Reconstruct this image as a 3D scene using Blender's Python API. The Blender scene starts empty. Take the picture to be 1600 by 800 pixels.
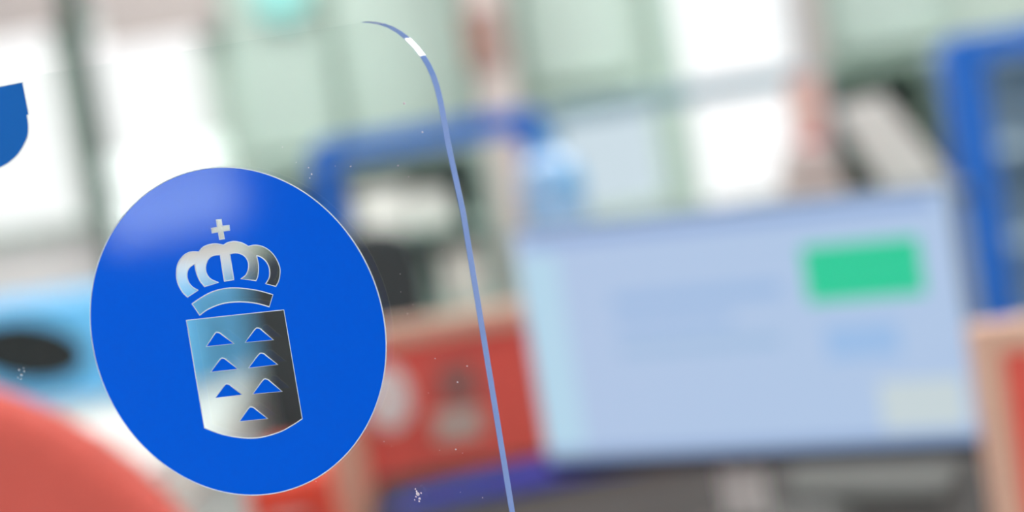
import bpy, bmesh, math, random
from math import sin, cos, radians, pi, sqrt
from mathutils import Vector, Matrix
random.seed(4)
S = bpy.context.scene
COL = S.collection

# ------------------------------------------------------------------ camera
CAMZ = 1.45
PITCH, ROLL, LENS = radians(6), radians(9.2), 85.0
FP = LENS / 36 * 1600
fwd = Vector((0, cos(PITCH), -sin(PITCH)))
r0 = Vector((1, 0, 0)); u0 = r0.cross(fwd)
right = r0 * cos(ROLL) - u0 * sin(ROLL)
up = r0 * sin(ROLL) + u0 * cos(ROLL)
ORG = Vector((0, 0, CAMZ))
cd = bpy.data.cameras.new('camera'); cam = bpy.data.objects.new('camera', cd); COL.objects.link(cam)
cam.matrix_world = Matrix.Translation(ORG) @ Matrix((right, up, -fwd)).transposed().to_4x4()
cd.lens = LENS; cd.sensor_width = 36; cd.clip_start = 0.05; cd.clip_end = 60
cd.dof.use_dof = True; cd.dof.focus_distance = 1.03; cd.dof.aperture_fstop = 4.0
S.camera = cam

def ray(px, py):
    return fwd + right * ((px - 800) / FP) - up * ((py - 400) / FP)
def at(px, py, Y):
    r = ray(px, py); return ORG + r * (Y / r.y)
def atz(px, py, z):
    r = ray(px, py); return ORG + r * ((z - CAMZ) / r.z)

# ------------------------------------------------------------------ light
S.view_settings.view_transform = 'Standard'; S.view_settings.look = 'None'
S.view_settings.gamma = 1.0; S.view_settings.use_curve_mapping = False
S.view_settings.exposure = 0.0
W = bpy.data.worlds.new('world'); S.world = W; W.use_nodes = True
W.node_tree.nodes['Background'].inputs[0].default_value = (.75, .85, 1, 1)
W.node_tree.nodes['Background'].inputs[1].default_value = 0.5
LAMP_E = 16.2      # added ceiling light panels, out of view
DAY_E = 1.08       # bright windows behind
SIDE_E = 6.5       # window in the left wall

# ------------------------------------------------------------------ materials
def srgb(r, g, b):
    f = lambda c: (c/255/12.92 if c/255 <= .04045 else ((c/255+.055)/1.055)**2.4)
    return (f(r), f(g), f(b), 1)
def mat(name, col, rough=.5, metal=0, noise=0.06, scale=12, coat=0, trans=0, ior=1.45, bump=0):
    m = bpy.data.materials.new(name); m.use_nodes = True
    nt = m.node_tree; b = nt.nodes['Principled BSDF']
    b.inputs['Roughness'].default_value = rough; b.inputs['Metallic'].default_value = metal
    b.inputs['Coat Weight'].default_value = coat; b.inputs['Coat Roughness'].default_value = .03
    b.inputs['Transmission Weight'].default_value = trans; b.inputs['IOR'].default_value = ior
    b.inputs['Base Color'].default_value = col
    if noise:
        tc = nt.nodes.new('ShaderNodeTexCoord'); n = nt.nodes.new('ShaderNodeTexNoise')
        n.inputs['Scale'].default_value = scale
        r = nt.nodes.new('ShaderNodeValToRGB')
        r.color_ramp.elements[0].color = tuple(c * (1 - noise) for c in col[:3]) + (1,)
        r.color_ramp.elements[1].color = tuple(min(1, c * (1 + noise)) for c in col[:3]) + (1,)
        nt.links.new(tc.outputs['Object'], n.inputs['Vector']); nt.links.new(n.outputs['Fac'], r.inputs[0])
        nt.links.new(r.outputs[0], b.inputs['Base Color'])
        if bump:
            bp = nt.nodes.new('ShaderNodeBump'); bp.inputs['Strength'].default_value = bump
            nt.links.new(n.outputs['Fac'], bp.inputs['Height']); nt.links.new(bp.outputs[0], b.inputs['Normal'])
    return m
def emit(name, col, e):
    m = bpy.data.materials.new(name); m.use_nodes = True
    nt = m.node_tree; b = nt.nodes['Principled BSDF']
    b.inputs['Base Color'].default_value = (.02, .02, .02, 1)
    b.inputs['Emission Color'].default_value = col; b.inputs['Emission Strength'].default_value = e
    return m
M = dict(
    wall=mat('pale green wall paint', srgb(190, 208, 198), .8, scale=1.5),
    grey_wall=mat('light grey paint', srgb(228, 225, 226), .8, scale=1.5),
    dark_wall=mat('dark slate paint', srgb(104, 112, 120), .9),
    ceil=mat('white ceiling tile', srgb(235, 235, 232), .9),
    floor=mat('grey vinyl floor', srgb(150, 150, 148), .5, scale=6),
    blind=mat('grey mauve blind fabric', srgb(176, 168, 166), .9, scale=40),
    mint=mat('mint frame enamel', srgb(186, 208, 197), .6),
    dkframe=mat('dark green window frame', srgb(60, 82, 72), .4),
    frost=mat('frosted green glass', srgb(184, 203, 195), .35, scale=3, noise=.12),
    pink=mat('pinkish plaster', srgb(190, 178, 175), .8, scale=4),
    poster=mat('brown red card', srgb(138, 106, 98), .7, scale=9, noise=.25),
    turq=mat('turquoise plastic', srgb(140, 205, 200), .4),
    blue=mat('blue enamelled steel', srgb(28, 108, 208), .35, noise=.12, scale=5),
    paleframe=mat('pale bluish window frame', srgb(216, 230, 238), .5),
    steel=mat('pale tube metal and glare paled rail', srgb(140, 172, 188), .4),  # on the rail this pale tone holds the window glare
    bluegrey=mat('blue grey laminate', srgb(172, 196, 212), .6),
    dkgreen=mat('dark grey green laminate', srgb(150, 172, 162), .6, scale=4, noise=.15),
    midgreen=mat('mid grey green laminate', srgb(104, 126, 114), .6, scale=4, noise=.15),
    dkgreen2=mat('darker grey green laminate', srgb(58, 74, 68), .6, scale=4, noise=.15),
    box=mat('pale grey card', srgb(240, 240, 234), .8),
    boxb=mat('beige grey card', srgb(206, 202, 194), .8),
    bezel=mat('blue grey plastic', srgb(120, 140, 165), .5),
    navydark=mat('very dark navy plastic', srgb(26, 32, 56), .5),
    chair=mat('charcoal fabric', srgb(48, 55, 58), .85, noise=.2, scale=60, bump=.2),
    black=mat('black plastic', srgb(22, 24, 24), .5),
    desk=mat('dark grey desk laminate', srgb(44, 42, 42), .75, scale=4, noise=.15),
    white=mat('white laminate', srgb(205, 212, 206), .4, scale=4),
    paper=mat('white paper', srgb(238, 238, 238), .8),
    red=mat('red upholstery', srgb(236, 104, 92), .85, noise=.15, scale=50, bump=.15),
    orange=mat('orange red upholstery', srgb(228, 84, 60), .85, noise=.15, scale=50, bump=.15),
    wood=mat('pale beech wood', srgb(228, 188, 166), .5, scale=7, noise=.12),
    ltblue=mat('light blue plastic', srgb(106, 192, 250), .4, noise=.1, scale=5),
    navy=mat('navy blue card', srgb(28, 60, 160), .5, noise=.15),
    taupe=mat('brownish grey reflection tone', srgb(158, 112, 106), .8),
    offwhite=mat('off white plastic', srgb(212, 215, 213), .6),
    grey=mat('mid grey plastic', srgb(88, 91, 89), .7),
    metal=mat('silver grey metal', srgb(205, 205, 205), .45, metal=0),
    salmon=mat('salmon pink paper', srgb(214, 180, 172), .8, noise=.15),
    rose=mat('rose red card', srgb(216, 110, 122), .7),
    bottle=mat('translucent blue plastic', srgb(160, 204, 250), .25, trans=0, noise=.1, scale=6),
    vinyl=mat('glossy blue vinyl', srgb(0, 102, 250), .5, noise=0, coat=0),
    edge=mat('acrylic edge with painted blue reflection', srgb(128, 168, 240), .1, noise=0, trans=.35),
    cut=mat('cut vinyl edge', srgb(226, 240, 252), .3, noise=0),
    residue=mat('glue residue', srgb(235, 225, 235), .6, noise=0),
    day=emit('daylight in window', (1, 1, 1, 1), DAY_E),
    dayblue=emit('bluish daylight in window', srgb(214, 232, 242), .85),
    side=emit('daylight in side window', (.88, 1, .96, 1), SIDE_E),
    lamp=emit('added ceiling light diffuser', (1, .98, .95, 1), LAMP_E),
)
M['vinyl'].node_tree.nodes['Principled BSDF'].inputs['Roughness'].default_value = .06

def glass_mat(name, col, rough=0):
    m = bpy.data.materials.new(name); m.use_nodes = True; nt = m.node_tree; nt.nodes.clear()
    g = nt.nodes.new('ShaderNodeBsdfGlass'); o = nt.nodes.new('ShaderNodeOutputMaterial')
    g.inputs['IOR'].default_value = 1.49; g.inputs['Color'].default_value = col; g.inputs['Roughness'].default_value = rough
    nt.links.new(g.outputs[0], o.inputs[0]); return m
M['acrylic'] = glass_mat('clear acrylic', (.99, 1, .995, 1))

# ------------------------------------------------------------------ builders
class MB:
    def __init__(s): s.b = bmesh.new()
    def box(s, x0, x1, y0, y1, z0, z1, bev=0):
        r = bmesh.ops.create_cube(s.b, size=1)
        vs = r['verts']
        bmesh.ops.scale(s.b, vec=(abs(x1-x0), abs(y1-y0), abs(z1-z0)), verts=vs)
        bmesh.ops.translate(s.b, vec=((x0+x1)/2, (y0+y1)/2, (z0+z1)/2), verts=vs)
        if bev:
            es = list({e for v in vs for e in v.link_edges})
            bmesh.ops.bevel(s.b, geom=es, offset=bev, segments=3, affect='EDGES', profile=.5)
        return s
    def cone(s, c, r1, r2, h, seg=32, axis='Z'):
        r = bmesh.ops.create_cone(s.b, cap_ends=True, segments=seg, radius1=r1, radius2=r2, depth=h)
        vs = r['verts']
        if axis == 'Y': bmesh.ops.rotate(s.b, cent=(0,0,0), matrix=Matrix.Rotation(pi/2, 3, 'X'), verts=vs)
        if axis == 'X': bmesh.ops.rotate(s.b, cent=(0,0,0), matrix=Matrix.Rotation(pi/2, 3, 'Y'), verts=vs)
        bmesh.ops.translate(s.b, vec=c, verts=vs); return s
    def lathe(s, prof, seg=40, c=(0,0,0)):
        rings = []
        for (r, z) in prof:
            rings.append([s.b.verts.new((c[0]+r*cos(2*pi*k/seg), c[1]+r*sin(2*pi*k/seg), c[2]+z)) for k in range(seg)])
        for a, b in zip(rings, rings[1:]):
            for k in range(seg):
                s.b.faces.new((a[k], a[(k+1) % seg], b[(k+1) % seg], b[k]))
        s.b.faces.new(rings[0][::-1]); s.b.faces.new(rings[-1]); return s
    def prism(s, pts, y0, y1, axis='Y'):
        # outline (x,z) extruded along y
        f = (lambda p, y: (p[0], y, p[1])) if axis == 'Y' else (lambda p, y: (y, p[0], p[1]))
        a = [s.b.verts.new(f(p, y0)) for p in pts]; b = [s.b.verts.new(f(p, y1)) for p in pts]
        n = len(pts)
        s.b.faces.new(a); s.b.faces.new(b[::-1])
        for k in range(n): s.b.faces.new((a[k], b[k], b[(k+1) % n], a[(k+1) % n]))
        return s
    def tube(s, pts, r, seg=12):
        pts = [Vector(p) for p in pts]; rings = []
        for i, p in enumerate(pts):
            d = (pts[min(i+1, len(pts)-1)] - pts[max(i-1, 0)]).normalized()
            a = d.orthogonal().normalized() if i == 0 else (A - d * A.dot(d)).normalized()
            A = a; b = d.cross(a)
            rings.append([s.b.verts.new(p + (a*cos(2*pi*k/seg) + b*sin(2*pi*k/seg))*r) for k in range(seg)])
        for a, b in zip(rings, rings[1:]):
            for k in range(seg): s.b.faces.new((a[k], a[(k+1) % seg], b[(k+1) % seg], b[k]))
        s.b.faces.new(rings[0][::-1]); s.b.faces.new(rings[-1]); return s
    def obj(s, name, m, parent=None, smooth=False):
        bmesh.ops.recalc_face_normals(s.b, faces=s.b.faces)
        me = bpy.data.meshes.new(name); s.b.to_mesh(me); s.b.free()
        me.materials.append(m)
        if smooth:
            me.polygons.foreach_set('use_smooth', [True]*len(me.polygons))
            me.set_sharp_from_angle(angle=radians(40))
        o = bpy.data.objects.new(name, me); COL.objects.link(o)
        if parent: o.parent = parent
        return o
def tag(o, label, cat, group=None):
    o['label'] = label; o['category'] = cat
    if group: o['group'] = group
    return o
def struct(o): o['kind'] = 'structure'; return o
def thing(name, label, cat, loc=(0,0,0), rz=0, group=None):
    o = bpy.data.objects.new(name, None); COL.objects.link(o)
    o.location = loc; o.rotation_euler = (0, 0, rz)
    o.empty_display_size = .05
    return tag(o, label, cat, group)

# ------------------------------------------------------------------ room shell
XL, XR, YF, YB, ZC = -4.0, 4.0, -3.2, 8.6, 2.9
struct(MB().box(XL-.1, XR+.1, YF-.1, YB+.1, -.1, 0).obj('floor', M['floor']))
struct(MB().box(XL-.1, XR+.1, YF-.1, YB+.1, ZC, ZC+.1).obj('ceiling', M['ceil']))
struct(MB().box(XL, XR, YB, YB+.1, 0, ZC).obj('wall_back', M['wall']))
struct(MB().box(XL, XR, YF-.1, YF, 0, ZC).obj('wall_front', M['grey_wall']))
struct(MB().box(XL-.1, XL, YF, YB, 0, ZC).obj('wall_left', M['dark_wall']))
struct(MB().box(XR, XR+.1, YF, YB, 0, ZC).obj('wall_right', M['grey_wall']))
struct(MB().box(XL, XR, YB-.02, YB, 0, .1).obj('baseboard_back', M['grey_wall']))
# grey wall stretch round the left windows
g0 = at(-250, 200, YB).x; g1 = at(352, 200, YB).x
struct(MB().box(g0, g1, YB-.03, YB, .1, ZC).obj('wall_left_bay', M['grey_wall']))

def window(n, x0, x1, z0, z1, m, fm, yw=YB, fw=.045):
    f = MB()
    f.box(x0-fw, x0, yw-.07, yw-.002, z0-fw, z1+fw); f.box(x1, x1+fw, yw-.07, yw-.002, z0-fw, z1+fw)
    f.box(x0, x1, yw-.07, yw-.002, z1, z1+fw); f.box(x0, x1, yw-.07, yw-.002, z0-fw, z0)
    w = struct(f.obj('window_%d' % n, fm))
    MB().box(x0, x1, yw-.05, yw-.035, z0, z1).obj('window_pane', m, w)
    return w
def zz(px, py, Y): return at(px, py, Y).z
Yw = YB
window(1, at(-120, 220, Yw).x, at(112, 220, Yw).x, zz(60, 352, Yw), zz(60, 45, Yw), M['day'], M['mint'], fw=.03)
window(2, at(164, 220, Yw).x, at(338, 220, Yw).x, zz(250, 352, Yw), zz(250, 30, Yw), M['day'], M['mint'], fw=.03)
# dark mullion between them
x = at(146, 200, Yw-.1).x
struct(MB().box(x-.036, x+.036, Yw-.14, Yw-.03, .5, 2.2).obj('trim_1', M['dkframe']))
# bright middle window
window(3, at(1075, 150, Yw).x, at(1238, 150, Yw).x, zz(1150, 305, Yw), 1.95, M['day'], M['paleframe'], fw=.06)
# bluish window left of it
window(4, at(830, 200, Yw).x, at(1020, 200, Yw).x, zz(920, 325, Yw), zz(920, 165, Yw), M['dayblue'], M['mint'])
x = at(1040, 60, Yw).x
struct(MB().box(x-.03, x+.03, Yw-.1, Yw-.03, .6, 2.2).obj('trim_2', M['mint']))

# roller blinds above the left windows
for (a, b, lab) in ((-135, 128, 'grey roller blind above the leftmost bright window'),
                    (160, 345, 'grey roller blind right of the dark mullion')):
    x0, x1 = at(a, 40, Yw-.1).x, at(b, 40, Yw-.1).x
    zb = zz((a+b)/2, 58, Yw-.1)
    t = thing('roller_blind', lab, 'blind', ((x0+x1)/2, Yw-.11, zb))
    w = (x1-x0)/2
    MB().box(-w, w, -.006, .006, .02, 2.2-zb).obj('blind_fabric', M['blind'], t)
    MB().box(-w, w, -.012, .012, 0, .025, .004).obj('bottom_rail', M['blind'], t)
    MB().cone((0, 0, 2.2-zb), .03, .03, w*2, axis='X').obj('roller_tube', M['steel'], t)

# frosted green panels
def frosted(px0, px1, py0, py1, lab, m='frost'):
    Y = YB - .05
    x0, x1 = at(px0, (py0+py1)/2, Y).x, at(px1, (py0+py1)/2, Y).x
    z0, z1 = zz((px0+px1)/2, py1, Y), zz((px0+px1)/2, py0, Y)
    t = thing('frosted_panel', lab, 'glass panel', ((x0+x1)/2, Y, z0))
    w = (x1-x0)/2; h = z1-z0
    f = MB().box(-w, -w+.02, -.03, .03, 0, h).box(w-.02, w, -.03, .03, 0, h).box(-w+.02, w-.02, -.03, .03, 0, .02).box(-w+.02, w-.02, -.03, .03, h-.02, h)
    f.obj('panel_frame', M['mint'], t)
    MB().box(-w+.02, w-.02, -.008, .008, .02, h-.02).obj('pane', M[m], t)
frosted(362, 515, -60, 240, 'frosted pale green glass panel next to the bright left windows')
frosted(530, 725, -60, 215, 'frosted pale green glass panel behind the screen corner')
frosted(815, 985, -60, 125, 'frosted pale green glass panel above the grey blue rail')
frosted(1295, 1470, -60, 70, 'frosted pale green glass panel upper right of the bright window')

# pinkish pillar with a red brown card
x0, x1 = at(742, 100, 8.3).x, at(800, 100, 8.3).x
struct(MB().box(x0, x1, 8.25, 8.45, 0, ZC).obj('trim_3', M['pink']))
c = at(752, 62, 8.2)
t = tag(MB().box(-.06, .06, -.008, .008, -.1, .1, .003).obj('wall_card', M['poster']), 'red brown card fixed high on the pinkish pillar', 'card')
t.location = (c.x, 8.241, c.z)
# turquoise round sign at the top
c = at(438, -8, 8.5)
t = thing('round_sign', 'turquoise round sign at the top of the pale green wall', 'sign', (c.x, 8.49, c.z))
MB().cone((0, 0, 0), .1, .1, .02, axis='Y', seg=48).obj('face', M['turq'], t)
MB().cone((0, .006, 0), .108, .108, .02, axis='Y', seg=48).obj('rim', M['mint'], t)
# mauve strip right of the bright window
x0, x1 = at(1250, 60, 8.4).x, at(1282, 60, 8.4).x
struct(MB().box(x0, x1, 8.35, 8.5, 0, ZC).obj('trim_4', M['blind']))

# ceiling lights added outside the view to light the office
for i, (lx, ly) in enumerate(((-2, 0), (2, 0), (-2, 3.6), (2, 3.6), (-1.1, 6.9), (1.1, 6.9))):
    t = thing('added_ceiling_light', 'added square ceiling light out of view over the office', 'ceiling light', (lx, ly, ZC-.05), 0, 'added ceiling lights')
    MB().box(-.62, .62, -.62, .62, .0, .048).box(-.6, .6, -.6, .6, -.0, .0).obj('frame', M['white'], t)
    MB().box(-.58, .58, -.58, .58, -.012, -.001).obj('added_light_diffuser', M['lamp'], t)

# window in the left wall, seen only as the reflection on the blue vinyl
y0, y1, z0, z1 = -1.96, -1.55, 1.03, 1.24
f = MB()
f.box(XL+.001, XL+.07, y0-.05, y0, z0-.05, z1+.05).box(XL+.001, XL+.07, y1, y1+.05, z0-.05, z1+.05)
f.box(XL+.001, XL+.07, y0, y1, z1, z1+.05).box(XL+.001, XL+.07, y0, y1, z0-.05, z0).box(XL+.001, XL+.07, y0, y1, 1.16, 1.175)
w5 = struct(f.obj('window_5', M['dkframe']))
MB().box(XL+.02, XL+.035, y0, y1, z0, z1).obj('window_pane', M['side'], w5)

# ------------------------------------------------------------------ blue framed barrier, Y = 6
YR = 6.0; RZ = at(650, 215, YR).z
def arch(px0, px1, post, beam, m, name, lab, leftpost=True, rightpost=True):
    x0, x1 = at(px0, 230, YR).x, at(px1, 150, YR).x
    t = thing(name, lab, 'frame', ((x0+x1)/2, YR, 0))
    w = (x1-x0)/2; R = .05; zt = RZ + beam/2
    def corner(cx, cz, a0, a1, rr, n=8): return [(cx+rr*cos(a0+(a1-a0)*k/n), cz+rr*sin(a0+(a1-a0)*k/n)) for k in range(n+1)]
    out = [(-w, 0)] + corner(-w+R, zt-R, pi, pi/2, R) + corner(w-R, zt-R, pi/2, 0, R) + [(w, 0)]
    ri = .03
    inn = [(w-post, 0)] + corner(w-post-ri, zt-beam-ri, 0, pi/2, ri) + corner(-w+post+ri, zt-beam-ri, pi/2, pi, ri) + [(-w+post, 0)]
    MB().prism(out+inn, -.03, .03).obj('tubular_frame', m, t)
    MB().box(-w+post, w-post, -.012, .012, .12, .16).obj('bottom_rail', m, t)
    for sx in (-w+post/2, w-post/2):
        MB().box(sx-.06, sx+.06, -.12, .12, 0, .02, .005).obj('foot', m, t)
    return t
arch(478, 848, .075, .06, M['blue'], 'partition_frame', 'blue steel frame with a long rail behind the clear screen')
arch(856, 1292, .03, .045, M['steel'], 'partition_frame', 'blue rail with window glare painted in, across the bright windows behind the monitor')  # middle stretch of the blue rail, window glare put into its pale colour
arch(1488, 1900, .10, .065, M['blue'], 'partition_frame', 'thick blue steel frame right of the monitor')

# ------------------------------------------------------------------ storage shelves behind
def shelf_unit(px0, px1, top, levels, m, lab, Y=7.6, D=.4):
    x0, x1 = at(px0, 300, Y).x, at(px1, 300, Y).x
    t = thing('shelf_unit', lab, 'shelf unit', ((x0+x1)/2, Y, 0))
    w = (x1-x0)/2
    MB().box(-w, -w+.03, 0, D, 0, top).obj('side_panel', m, t)
    MB().box(w-.03, w, 0, D, 0, top).obj('side_panel', m, t)
    MB().box(-w+.03, w-.03, D-.02, D, 0, top).obj('back_panel', m, t)
    MB().box(-w+.03, w-.03, 0, D-.02, top-.03, top).obj('top_panel', m, t)
    for z in levels: MB().box(-w+.03, w-.03, 0, D-.02, z-.025, z).obj('shelf', m, t)
    return t
shelf_unit(400, 768, 1.03, (.08, .53, .79), M['dkgreen'], 'open grey green shelf unit behind the blue rail and black chair')
shelf_unit(1296, 1480, 1.06, (.08, .45, .75), M['midgreen'], 'open grey green shelf unit right of the bright window')
shelf_unit(1500, 1800, 1.05, (.08, .45, .75), M['bluegrey'], 'open blue grey shelf unit behind the thick blue frame')
def carton(px, pyb, wpx, z, h, Y, m, lab, D=.2):
    x = at(px, pyb, Y).x; w = wpx/FP*Y/2
    t = thing('storage_box', lab, 'box', (x, Y, z))
    MB().box(-w, w, 0, D, 0, h*.78, .006).obj('box_body', m, t)
    MB().box(-w-.004, w+.004, -.004, D+.004, h*.78+.001, h, .005).obj('lid', m, t)
carton(600, 340, 80, .79, .135, 7.62, M['box'], 'pale grey box on the shelf left of the clear screen edge')
carton(678, 350, 52, .79, .1, 7.62, M['box'], 'smaller pale grey box right of the larger pale box')
carton(728, 440, 62, .53, .16, 7.62, M['boxb'], 'beige grey box at the right end of the lower shelf')
carton(655, 460, 50, .53, .12, 7.62, M['dkgreen'], 'grey green box on the lower shelf beside the beige box')

# ------------------------------------------------------------------ black office chair, Y = 5
def office_chair(px, Y, lab):
    c = at(px, 500, Y); c.x += .012
    t = thing('office_chair', lab, 'chair', (c.x, Y, 0))
    w = .185; z0, z1 = .5, at(px, 366, Y).z
    pts = []
    for k in range(48):
        a = 2*pi*k/48; e = .38
        sx = abs(cos(a))**e*(1 if cos(a) > 0 else -1); sz = abs(sin(a))**e*(1 if sin(a) > 0 else -1)
        pts.append((w*sx*(1+.05*sz), (z0+z1)/2+(z1-z0)/2*sz))
    b = MB().prism(pts, -.04, .04).obj('backrest', M['chair'], t)
    bv = b.modifiers.new('bevel', 'BEVEL'); bv.width = .02; bv.segments = 3
    MB().box(-.18, .18, .05, .42, .42, .5, .03).obj('seat', M['chair'], t)
    MB().tube([(0, -.05, .6), (0, -.07, .45), (0, .0, .4), (0, .25, .39)], .022).obj('back_bracket', M['black'], t)
    MB().cone((0, .27, .26), .025, .025, .28).obj('gas_lift', M['black'], t)
    for k in range(5):
        a = 2*pi*k/5+.3
        l = MB().tube([(0, .27, .13), (.2*cos(a), .27+.2*sin(a), .08)], .02).obj('base_arm', M['black'], t)
        MB().cone((.2*cos(a), .27+.2*sin(a), .032), .03, .03, .03, axis='X').obj('caster', M['black'], l)
    return t
office_chair(524, 5.0, 'black office chair with a rounded back beside the white desk')

# ------------------------------------------------------------------ white desk at the left with blue box and papers
dx1 = -.578; dx0 = dx1 - 1.7
t = thing('white_desk', 'long white desk under the blue box and crumpled papers', 'desk', ((dx0+dx1)/2, 4.6, 0))
w = (dx1-dx0)/2
MB().box(-w, w, -.95, .95, .722, .75, .004).obj('desktop', M['white'], t)
for sx in (-1, 1):
    for sy in (-1, 1):
        MB().box(sx*(w-.05)-.025, sx*(w-.05)+.025, sy*.88-.025, sy*.88+.025, 0, .721).obj('leg', M['metal'], t)
# blue box with a dark oval slot
c = atz(120, 612, .75)
t = thing('slotted_box', 'light blue box with a dark oval slot on the white desk', 'box', (c.x, 5.2, .75), radians(-22))
bw0, bw1, bh, bd = -.3, .34, .2, .26
f = MB()
# front plate with oval hole
oc = (-.085, .112); n = 32
hole = [(oc[0]+.15*cos(2*pi*k/n), oc[1]+.074*sin(2*pi*k/n-.22)) for k in range(n)]
rect = []
for (hx, hz) in hole:
    dxx, dzz = hx-oc[0], hz-oc[1]
    s_ = min((bw1-oc[0])/dxx if dxx > 1e-6 else 1e9, (bw0-oc[0])/dxx if dxx < -1e-6 else 1e9,
             (bh-oc[1])/dzz if dzz > 1e-6 else 1e9, (0-oc[1])/dzz if dzz < -1e-6 else 1e9)
    rect.append((oc[0]+dxx*s_, oc[1]+dzz*s_))
bb = f.b
H = [bb.verts.new((p[0], 0, p[1])) for p in hole]; Rr = [bb.verts.new((p[0], 0, p[1])) for p in rect]
H2 = [bb.verts.new((p[0], .012, p[1])) for p in hole]; R2 = [bb.verts.new((p[0], .012, p[1])) for p in rect]
for k in range(n):
    j = (k+1) % n
    bb.faces.new((H[k], H[j], Rr[j], Rr[k])); bb.faces.new((H2[k], R2[k], R2[j], H2[j]))
    bb.faces.new((H[k], H2[k], H2[j], H[j])); bb.faces.new((Rr[k], Rr[j], R2[j], R2[k]))
f.obj('front_panel', M['ltblue'], t)
MB().box(bw0, bw0+.01, .0125, bd, 0, bh).box(bw1-.01, bw1, .0125, bd, 0, bh).box(bw0+.01, bw1-.01, bd-.01, bd, 0, bh).box(bw0+.01, bw1-.01, .0125, bd-.01, 0, .008).obj('box_body', M['ltblue'], t)
MB().box(bw0, bw1, 0, bd, bh+.0005, bh+.012, .003).obj('lid', M['ltblue'], t)
MB().box(bw0+.015, bw1-.015, .022, .03, .009, bh-.002).obj('interior_shade', M['black'], t)  # black sheet stands for the shade inside the slot

# crumpled white papers
def crumple(px, py, r, lab, sx=1.3, seed=1):
    c = atz(px, py, .75)
    b = MB(); random.seed(seed)
    bmesh.ops.create_icosphere(b.b, subdivisions=3, radius=r)
    for v in b.b.verts:
        k = 1+random.uniform(-.12, .12)
        v.co *= k; v.co.x *= sx; v.co.z *= .6
    zmin = min(v.co.z for v in b.b.verts)
    for v in b.b.verts: v.co.z -= zmin
    o = tag(b.obj('crumpled_paper', M['paper']), lab, 'paper'); o.location = (c.x, c.y, .751)
crumple(160, 738, .075, 'crumpled white paper on the white desk, nearer the red sofa', 1.2, 3)
crumple(232, 768, .07, 'crumpled white paper on the white desk, right one of two', 1.2, 7)

# ------------------------------------------------------------------ red armchairs
def armchair(px, py, Y, m, lab, w=.33, R=.2, Q=.2, rz=0):
    c = at(px, py, Y); zt = c.z
    t = thing('sofa', lab, 'sofa', (c.x, Y, 0), rz)
    n = 14
    pts = [(-w, .2)] + [(-w+R-R*cos(pi/2*k/n), zt-Q+Q*sin(pi/2*k/n)) for k in range(n+1)] + \
          [(w-R+R*sin(pi/2*k/n), zt-Q+Q*cos(pi/2*k/n)) for k in range(n+1)] + [(w, .2)]
    b = MB().prism(pts, -.06, .06).obj('backrest', m, t)
    bv = b.modifiers.new('bevel', 'BEVEL'); bv.width = .03; bv.segments = 3; bv.limit_method = 'ANGLE'; bv.angle_limit = radians(50)
    MB().box(-w+.1, w-.1, .065, .55, .25, .43, .04).obj('seat_cushion', m, t)
    for s in (-1, 1):
        MB().box(s*(w-.05)-.045, s*(w-.05)+.045, .065, .55, .2, .6, .035).obj('armrest', m, t)
        for yy in (0, .5): MB().cone((s*(w-.06), yy, .1), .015, .02, .2).obj('leg', M['wood'], t)
    return t
armchair(-440, 585, 2.6, M['red'], 'red sofa at the lower left corner with a sloping rounded back', .5, .49, .37)
# slim orange red pedestal left of the wooden post
Yp = 3.8
xa, xb = at(385, 760, Yp).x, at(508, 760, Yp).x; zt = at(450, 752, Yp).z
t = thing('drawer_pedestal', 'slim orange red drawer pedestal left of the wooden post', 'pedestal', ((xa+xb)/2, Yp, 0)); w = (xb-xa)/2
MB().box(-w, w, 0, .4, .03, zt, .004).obj('carcass', M['orange'], t)
for k in range(3):
    z = .05+k*(zt-.07)/3; h = (zt-.07)/3-.012
    d = MB().box(-w+.004, w-.004, -.012, -.001, z, z+h, .003).obj('drawer', M['orange'], t)
    MB().box(-.03, .03, -.026, -.0125, z+h-.03, z+h-.02, .002).obj('handle', M['metal'], d)
for sx in (-1, 1):
    for y in (.05, .35): MB().cone((sx*(w-.02), y, .015), .012, .012, .03).obj('foot', M['black'], t)

# ------------------------------------------------------------------ dark desk, red screens, monitor
zd = .75
dxa = at(640, 760, 3.3).x; dxb = dxa + 1.05
dxa = at(575, 800, 3.4).x
t = thing('dark_desk', 'dark grey desk carrying the monitor', 'desk', ((dxa+dxb)/2, 3.25, 0))
w = (dxb-dxa)/2
MB().box(-w, w, -.45, .46, zd-.03, zd, .004).obj('desktop', M['desk'], t)
for sx in (-1, 1):
    MB().box(sx*(w-.04)-.02, sx*(w-.04)+.02, -.4, .42, 0, zd-.031).obj('leg_panel', M['desk'], t)
def red_screen(xa, xb, Y, top, lab, pw=.055):
    t = thing('divider_screen', lab, 'divider screen', ((xa+xb)/2, Y, 0))
    w = (xb-xa)/2
    MB().box(-w, -w+pw, -.025, .025, 0, top, .004).obj('post', M['wood'], t)
    MB().box(w-pw, w, -.025, .025, 0, top, .004).obj('post', M['wood'], t)
    MB().box(-w+pw, w-pw, -.02, .02, top-.034, top-.001, .004).obj('top_rail', M['wood'], t)
    MB().box(-w+pw, w-pw, -.02, .02, .15, .19, .004).obj('bottom_rail', M['wood'], t)
    MB().box(-w+pw, w-pw, -.012, .012, .19, top-.035).obj('fabric_panel', M['red'], t)
Ys = 3.78
xs0 = at(522, 740, Ys).x
red_screen(xs0, xs0+.66, Ys, at(640, 500, Ys).z, 'red fabric screen in pale wood frame left of the monitor')
Yr = 2.75
xs1 = at(1524, 600, Yr).x
red_screen(xs1, xs1+.6, Yr, at(1570, 500, Yr).z, 'red fabric screen in pale wood frame at the right edge', .03)
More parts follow.
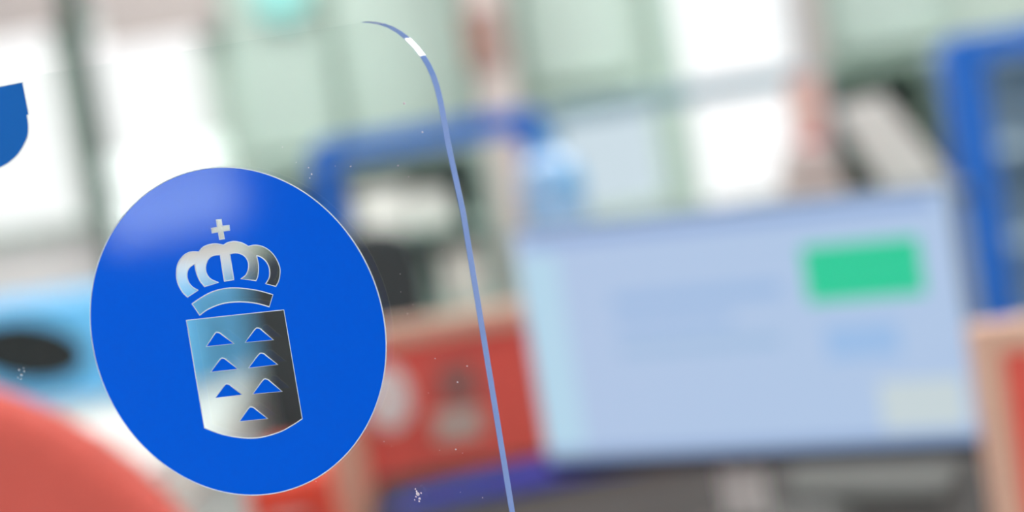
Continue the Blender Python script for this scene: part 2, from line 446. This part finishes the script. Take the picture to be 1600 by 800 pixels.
# white round note on the left screen
c = at(606, 622, Ys-.03)
n_ = tag(MB().lathe([(.0, 0), (.03, 0), (.034, .01), (.034, .012), (.0, .014)]).obj('paper_plate', M['paper']), 'small white oval paper pinned on the red screen by its wood post', 'paper')
n_.rotation_euler = (pi/2, 0, 0); n_.scale = (1.1, 1.55, 1); n_.location = (c.x, Ys-.0125, c.z)
for px, py, wpx, hpx, m, lab in ((716, 600, 62, 66, 'taupe', 'brownish grey patch painted for a reflection over the red screen, upper of two'),
                                 (716, 662, 74, 44, 'boxb', 'light grey patch painted for a reflection over the red screen, lower of two')):
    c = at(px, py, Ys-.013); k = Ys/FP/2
    q = tag(MB().box(-wpx*k, wpx*k, -.0015, .0015, -hpx*k, hpx*k, .001).obj('reflection_patch', M[m]), lab, 'card')  # flat patches stand in for blurred reflections in the clear screen
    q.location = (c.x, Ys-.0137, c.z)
# folder and keyboard on the desk
def slab(name, quad, m, lab, cat, h=.012, z=zd):
    ps = [atz(px, py, z) for px, py in quad]
    cx = sum(p.x for p in ps)/4; cy = sum(p.y for p in ps)/4
    b = MB(); bot = [b.b.verts.new((p.x-cx, p.y-cy, .0005)) for p in ps]; top = [b.b.verts.new((p.x-cx, p.y-cy, h)) for p in ps]
    b.b.faces.new(bot); b.b.faces.new(top)
    for k in range(4): b.b.faces.new((bot[k], bot[(k+1) % 4], top[(k+1) % 4], top[k]))
    o = tag(b.obj(name, m), lab, cat); o.location = (cx, cy, z); return o
slab('document_folder', [(600, 812), (640, 782), (850, 728), (1010, 733)], M['navy'], 'navy blue folder on the dark desk left of the monitor stand', 'folder')
slab('keyboard', [(1230, 790), (1240, 745), (1500, 735), (1480, 790)], M['grey'], 'grey keyboard on the dark desk right of the monitor stand', 'keyboard', .015)

# monitor
zb, zt = .852, 1.151
TL = at(815, 365, 3.1); pL = Vector((at(830, 540, 3.1).x, 3.1, 0)); pR = Vector((at(1505, 495, 2.8).x, 2.8, 0))
mid = (pL+pR)/2; ang = math.atan2(pR.y-pL.y, pR.x-pL.x); mw = (pR-pL).length/2
t = thing('monitor', 'large monitor with a pale blue screen on the dark desk', 'monitor', (mid.x, mid.y, zd), ang)
b0, b1 = zb-zd, zt-zd
MB().box(-mw-.005, mw+.005, .002, .035, b0-.002, b1+.006, .003).obj('casing', M['bezel'], t)
MB().box(-mw-.005, mw+.005, .001, .035, b0-.018, b0-.0025, .003).obj('bottom_bezel', M['navydark'], t)
scr = MB().box(-mw, mw, -.002, .0018, b0, b1).obj('screen', emit('pale blue lit screen', srgb(176, 200, 232), .95), t)
def ui(name, fx0, fx1, fz0, fz1, col, e=.95, lab=None):
    o = MB().box(-mw+2*mw*fx0, -mw+2*mw*fx1, -.0026, -.0021, b0+(b1-b0)*fz0, b0+(b1-b0)*fz1).obj(name, emit(name+' light', col, e), scr)
    if lab: o['label'] = lab
ui('green_button', .675, .93, .60, .83, srgb(20, 200, 150), 1, 'bright green button')
ui('status_note', .80, .98, .06, .26, srgb(196, 210, 214), 1, 'pale cream note')
ui('text_block', .22, .62, .64, .70, srgb(150, 182, 222), 1)
ui('text_block', .22, .50, .54, .585, srgb(150, 182, 222), 1)
ui('text_block', .22, .60, .44, .48, srgb(152, 184, 218), 1)
ui('text_block', .70, .86, .36, .50, srgb(150, 186, 228), 1)
ui('text_block', .03, .97, .935, .985, srgb(140, 168, 214), 1)
ui('side_menu', .0, .10, .05, .90, srgb(176, 212, 232), 1)
ui('task_bar', .0, 1, .0, .045, srgb(140, 166, 205), 1)
MB().box(-.062, -.006, .012, .034, .012, b0-.02, .003).obj('stand_neck', M['metal'], t)
MB().lathe([(.0, 0), (.11, 0), (.11, .006), (.09, .012), (0, .0121)]).obj('stand_base', M['black'], t)

# ------------------------------------------------------------------ things behind the monitor
# side counter behind the monitor
Yc = 5.4
ca, cb = at(800, 330, Yc).x, at(1480, 250, Yc).x
t = thing('side_counter', 'low grey green counter hidden behind the monitor', 'counter', ((ca+cb)/2, Yc, 0))
w = (cb-ca)/2; ct = .90
MB().box(-w, w, -.25, .25, ct-.03, ct, .004).obj('countertop', M['dkgreen2'], t)
MB().box(-w+.02, w-.02, -.23, .23, 0, ct-.031).obj('cabinet_body', M['dkgreen'], t)
# water bottle
c = at(862, 290, Yc)
t = thing('water_bottle', 'round pale blue water bottle left above the monitor', 'bottle', (c.x, Yc, ct))
r = .068; hh = (c.z-ct)
MB().lathe([(0, 0), (r*.8, 0), (r, .015), (r*1.05, hh), (r*.9, hh+.05), (r*.35, hh+.075), (r*.3, hh+.09), (0, hh+.09)]).obj('bottle_body', M['bottle'], t, True)
MB().lathe([(0, hh+.0905), (r*.34, hh+.0905), (r*.34, hh+.11), (0, hh+.11)]).obj('cap', M['ltblue'], t, True)
MB().box(.01, r*1.02, -r*1.1, -r*.55, hh-.01, hh+.03, .004).obj('label_patch', M['ltblue'], t)
# salmon paper bag with rose card
c = at(1263, 175, 5.56)
t = thing('paper_bag', 'salmon pink paper bag right of the bright window', 'bag', (c.x, 5.56, ct))
h = at(1268, 118, 5.56).z-ct
MB().prism([(-.035, 0), (.035, 0), (.04, h), (-.04, h)], -.03, .03).obj('bag_body', M['salmon'], t)
MB().box(-.036, .012, -.033, -.0305, h*.12, h*.5).obj('rose_patch', M['rose'], t)
MB().tube([(-.02, 0, h), (-.018, 0, h+.03), (.018, 0, h+.03), (.02, 0, h)], .003).obj('handle', M['salmon'], t)
# printer with leaning white tray
c = at(1360, 260, 5.4)
t = thing('printer', 'white printer with leaning paper tray above the monitor', 'printer', (c.x, 5.4, ct))
P = lambda px, py: (at(px, py, 5.4).x-c.x, max(at(px, py, 5.4).z-ct, .001))
MB().prism([P(1225, 330), P(1235, 236), P(1290, 228), P(1320, 330)], -.1, .1).obj('printer_body', M['pink'], t)
MB().prism([P(1385, 330), P(1300, 170), P(1375, 150), P(1476, 275), P(1480, 330)], -.06, .0).obj('paper_tray', M['offwhite'], t)
MB().prism([P(1472, 330), P(1400, 160), P(1422, 165), P(1488, 275), P(1500, 330)], .001, .05).obj('tray_support', M['black'], t)
MB().prism([P(1330, 330), P(1325, 265), P(1352, 262), P(1378, 330)], -.05, .05).obj('feed_slot', M['black'], t)

# ------------------------------------------------------------------ clear acrylic screen with the blue decals
TH = radians(23)
P0 = at(700, 400, 1.0) ; P0 = ORG + ray(700, 400)
tv = Vector((cos(TH), -sin(TH), 0)); nv = Vector((-sin(TH), -cos(TH), 0))
def loc(px, py):
    d = ray(px, py); k = (P0-ORG).dot(nv)/d.dot(nv); p = ORG + d*k - P0
    return (p.dot(tv), p.z)
BASE = .78 - P0.z
# empty at the pane's base; local x along the pane, local z up, local -y towards the camera
def pane_thing(name, lab, cat, off=0):
    t = thing(name, lab, cat, tuple(P0 + nv*off + Vector((0, 0, 0))), -TH)
    return t
SC = thing('acrylic_screen', 'clear acrylic counter screen with a rounded upper corner', 'screen', (P0.x, P0.y, P0.z+BASE), -TH)
arc_px = [(565, 35), (578, 36), (592, 38.5), (606, 43.5), (619, 51), (632, 61), (645, 74), (656, 88), (665, 103), (672, 118), (678, 136), (683, 156), (687, 176), (691, 198), (695, 222)]
arc = [loc(*p) for p in arc_px]
xr = loc(763, 600)[0]; arc = [(min(a, xr), b) for a, b in arc]
arc.append((xr, arc[-1][1]-.03))
xl = -.62
tops = loc(565, 35)[1]
outline = [(xl, BASE), (xl, tops)] + arc + [(xr, BASE)]
T = .0056
o2 = [(a, b-BASE) for a, b in outline]
b = MB().prism(o2, 0, T)
sheet = b.obj('clear_sheet', M['acrylic'], SC)
e = MB()
prof = o2[1:]
# polished strip round corner and right edge, vinyl's reflected blue painted in
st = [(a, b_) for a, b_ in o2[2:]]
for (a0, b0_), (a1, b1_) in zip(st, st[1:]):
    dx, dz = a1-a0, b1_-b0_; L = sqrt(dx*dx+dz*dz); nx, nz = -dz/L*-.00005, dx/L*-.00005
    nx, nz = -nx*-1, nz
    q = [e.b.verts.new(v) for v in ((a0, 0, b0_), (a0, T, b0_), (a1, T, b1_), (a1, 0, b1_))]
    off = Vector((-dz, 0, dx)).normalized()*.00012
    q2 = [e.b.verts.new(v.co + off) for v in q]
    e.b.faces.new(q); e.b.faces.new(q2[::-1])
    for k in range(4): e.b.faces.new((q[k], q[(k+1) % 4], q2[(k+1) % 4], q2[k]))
eo = e.obj('polished_edge', M['edge'], SC); eo['label'] = 'polished edge with reflected vinyl blue painted in'
# feet holding the sheet upright on the counter
for fx in (-.5, -.08):
    MB().box(fx-.03, fx+.03, -.05, -.0005, -.03, .04, .004).box(fx-.03, fx+.03, T+.0005, .055, -.03, .04, .004).box(fx-.03, fx+.03, -.05, .055, -.03, -.001, .003).obj('foot', M['metal'], SC)
# counter below (outside the frame)
cz = P0.z+BASE-.031
t = thing('service_counter', 'white service counter below the acrylic screen', 'counter', (-.2, 1.0, 0))
MB().box(-.9, .75, -.35, .35, cz-.03, cz, .004).obj('countertop', M['white'], t)
MB().box(-.85, .7, -.28, .3, 0, cz-.031).obj('counter_body', M['grey_wall'], t)

# decals
def cat_rom(pts, closed=False, n=5):
    out = []; L = len(pts)
    for i in range(L-1 if not closed else L):
        p0 = pts[i-1] if (i > 0 or closed) else pts[0]; p1 = pts[i]; p2 = pts[(i+1) % L]
        p3 = pts[(i+2) % L] if (i+2 < L or closed) else pts[-1]
        for k in range(n):
            u = k/n
            out.append(tuple(.5*((2*p1[j])+(-p0[j]+p2[j])*u+(2*p0[j]-5*p1[j]+4*p2[j]-p3[j])*u*u+(-p0[j]+3*p1[j]-3*p2[j]+p3[j])*u**3) for j in (0, 1)))
    if not closed: out.append(tuple(pts[-1]))
    return out
def path(segs):
    out = []
    for s in segs:
        q = cat_rom(s) if len(s) > 2 else list(s)
        out += q[:-1]
    return out
def cA(p): return (260+p[0]/4.705, 330+p[1]/4.705)
def cB(p): return (280+p[0]/3.48, 470+p[1]/3.48)
cross = [(370,62),(408,58),(415,108),(466,102),(470,140),(422,146),(432,202),(394,208),(385,152),(340,160),(334,124),(378,116)]
crown = path([
    [(160,630),(128,600),(100,555),(82,505),(78,450),(84,400),(105,355),(140,318),(185,298),(243,298)],
    [(243,298),(270,266),(310,247),(365,238),(424,248)],
    [(424,248),(455,230),(505,221),(560,232),(607,257)],
    [(607,257),(660,248),(720,262),(775,300),(815,355),(838,415),(838,470),(828,515),(808,552)],
    [(808,552),(733,532)],
    [(733,532),(758,490),(763,440),(752,395),(727,358),(694,334),(667,326)],
    [(667,326),(679,380),(681,430),(675,480),(662,510)],
    [(662,510),(552,496)],
    [(552,496),(590,465),(607,415),(604,370),(582,333),(545,311),(505,306),(470,314)],
    [(470,314),(484,400),(500,503)],
    [(500,503),(430,514)],
    [(430,514),(418,440),(400,320)],
    [(400,320),(352,324),(316,347),(296,388),(293,432),(306,470),(336,501),(388,523)],
    [(388,523),(285,554)],
    [(285,554),(250,510),(226,455),(214,400),(212,386)],
    [(212,386),(180,407),(160,437),(156,482),(170,525),(198,557),(238,580)],
    [(238,580),(160,630)]])
band = path([[(192,680),(260,634),(340,592),(430,568),(510,563),(600,570),(690,585),(787,612)], [(787,612),(760,702)],
    [(760,702),(690,682),(620,670),(540,666),(450,672),(370,693),(300,726),(249,764)], [(249,764),(192,680)]])
shield = path([[(42,105),(572,48)], [(572,48),(672,640)],
    [(672,640),(620,675),(560,708),(490,732),(430,744),(370,746),(300,738),(220,720),(140,690)], [(140,690),(42,105)]])
tri0 = [(150,248,208,171,300,232),(362,225,427,147,515,212),(175,386,237,311,322,370),(380,364,448,284,538,346),
        (200,527,261,451,345,510),(403,506,470,424,562,492),(330,655,392,577,484,640)]
tris = []
for (ax, ay, bx, by, cx, cy) in tri0:
    L = ((bx-ax), (by-ay)); R_ = ((cx-bx), (cy-by))
    q = path([[(ax, ay), (ax+L[0]*.70, ay+L[1]*.80)],
              [(ax+L[0]*.70, ay+L[1]*.80), (ax+L[0]*.88, ay+L[1]*.965), (bx, by), (bx+R_[0]*.17, by+R_[1]*.05), (bx+R_[0]*.30, by+R_[1]*.2)],
              [(bx+R_[0]*.30, by+R_[1]*.2), (cx, cy)], [(cx, cy), (ax, ay)]])
    tris.append(q)
CX, CZ, CR = -.10555, -.0222, .0719
# circle centre in P0 local frame with this yaw
E_ = [(155,400),(207.5,318.6),(256,281.8),(347,257.6),(447.8,279.9),(511.8,323.5),(568,398),(170,620),(216,688),(300,750),(370,769),(508,732),(576,650),(590,620),(140,500),(601,530)]
EL = [loc(*p) for p in E_]
Ccir = (CX, CZ)
circ = [(CX+CR*cos(2*pi*k/160), CZ+CR*sin(2*pi*k/160)) for k in range(160)]
def to_loc(f, pts): return [loc(*f(p)) for p in pts]
holes = [to_loc(cA, cross), to_loc(cA, crown), to_loc(cA, band), to_loc(cB, shield)]
isl = [to_loc(cB, q) for q in tris]
def decal(name, loops, lab, cat, m):
    lx = sum(p[0] for p in loops[0])/len(loops[0]); lz = sum(p[1] for p in loops[0])/len(loops[0])
    wpos = P0 + tv*lx + Vector((0, 0, lz)) + nv*.0004
    t = thing(name, lab, cat, tuple(wpos), -TH)
    def curve(bevel, ext, dims):
        cu = bpy.data.curves.new('c', 'CURVE'); cu.dimensions = dims
        for lp in loops:
            sp = cu.splines.new('POLY'); sp.points.add(len(lp)-1)
            for k, p in enumerate(lp): sp.points[k].co = (p[0]-lx, p[1]-lz, 0, 1)
            sp.use_cyclic_u = True
        cu.fill_mode = 'BOTH' if dims == '2D' else 'FULL'
        cu.extrude = ext; cu.bevel_depth = bevel; cu.bevel_resolution = 2
        ob = bpy.data.objects.new('c', cu); COL.objects.link(ob)
        bpy.context.view_layer.update()
        me = bpy.data.meshes.new_from_object(ob.evaluated_get(bpy.context.evaluated_depsgraph_get()))
        bpy.data.objects.remove(ob); me.transform(Matrix.Rotation(pi/2, 4, 'X')); return me
    me = curve(0, .00008, '2D'); me.name = 'vinyl_film'; me.materials.clear(); me.materials.append(m)
    o = bpy.data.objects.new('vinyl_film', me); COL.objects.link(o); o.parent = t
    me = curve(.00026, 0, '3D'); me.name = 'cut_edge'; me.materials.clear(); me.materials.append(M['cut'])
    o = bpy.data.objects.new('cut_edge', me); COL.objects.link(o); o.parent = t; o['label'] = 'thin pale cut edge'
    return t
decal('round_decal', [circ]+holes+isl, 'round blue vinyl decal with a crowned shield emblem on the acrylic screen', 'decal', M['vinyl'])
letter = path([[(-60, 147), (36, 128.5)], [(36, 128.5), (45.5, 178)], [(45.5, 178), (43, 180)],
    [(43, 180), (45, 195), (44, 212), (36, 230), (25, 245), (8, 258), (-14, 266), (-40, 270)], [(-40, 270), (-60, 147)]])
lv = mat('glossy mid blue vinyl', srgb(32, 112, 205), .06, noise=0)
decal('cut_decal', [[loc(*p) for p in letter]], 'small blue vinyl shape cut off by the left picture edge', 'decal', lv)

# glue specks on the sheet
sp = MB(); random.seed(11)
spots = [(653,772,3.2),(656,779,2.6),(651,768,2),(632,162,2.4),(649,764,1.6),(658,770,1.8),(650,776,1.6),(655,783,1.8),(648,781,1.2),(30,578,2),(34,586,2.2),(38,580,1.5),(33,592,1.6),(28,590,1.2),(37,575,1.2),
         (487,272,1.6),(482,262,1.1),(484,278,1.2),(548,260,1.8),(622,259,1.5),(660,206,1.5),(715,597,1.5),(712,702,1.6),(730,572,1.3),(680,560,1.2),(600,690,1)]
for _ in range(60): spots.append((random.uniform(430, 755), random.uniform(220, 780), random.uniform(.4, .9)))
for (px, py, r) in spots:
    a, b_ = loc(px, py)
    if a > xr-.004 or math.hypot(a-CX, b_-CZ) < CR+.001: continue
    rr = r*.00026*1.15
    n = 7
    vs = [sp.b.verts.new((a+rr*random.uniform(.5, 1.1)*cos(2*pi*k/n), -.00005, b_-BASE+rr*random.uniform(.5, 1.1)*sin(2*pi*k/n))) for k in range(n)]
    top = sp.b.verts.new((a, -.00005-rr*.4, b_-BASE))
    for k in range(n): sp.b.faces.new((vs[k], vs[(k+1) % n], top))
    sp.b.faces.new(vs[::-1])
o = sp.obj('glue_specks', M['residue'], SC); o['kind'] = 'stuff'; o['label'] = 'tiny pale specks of glue and dust'
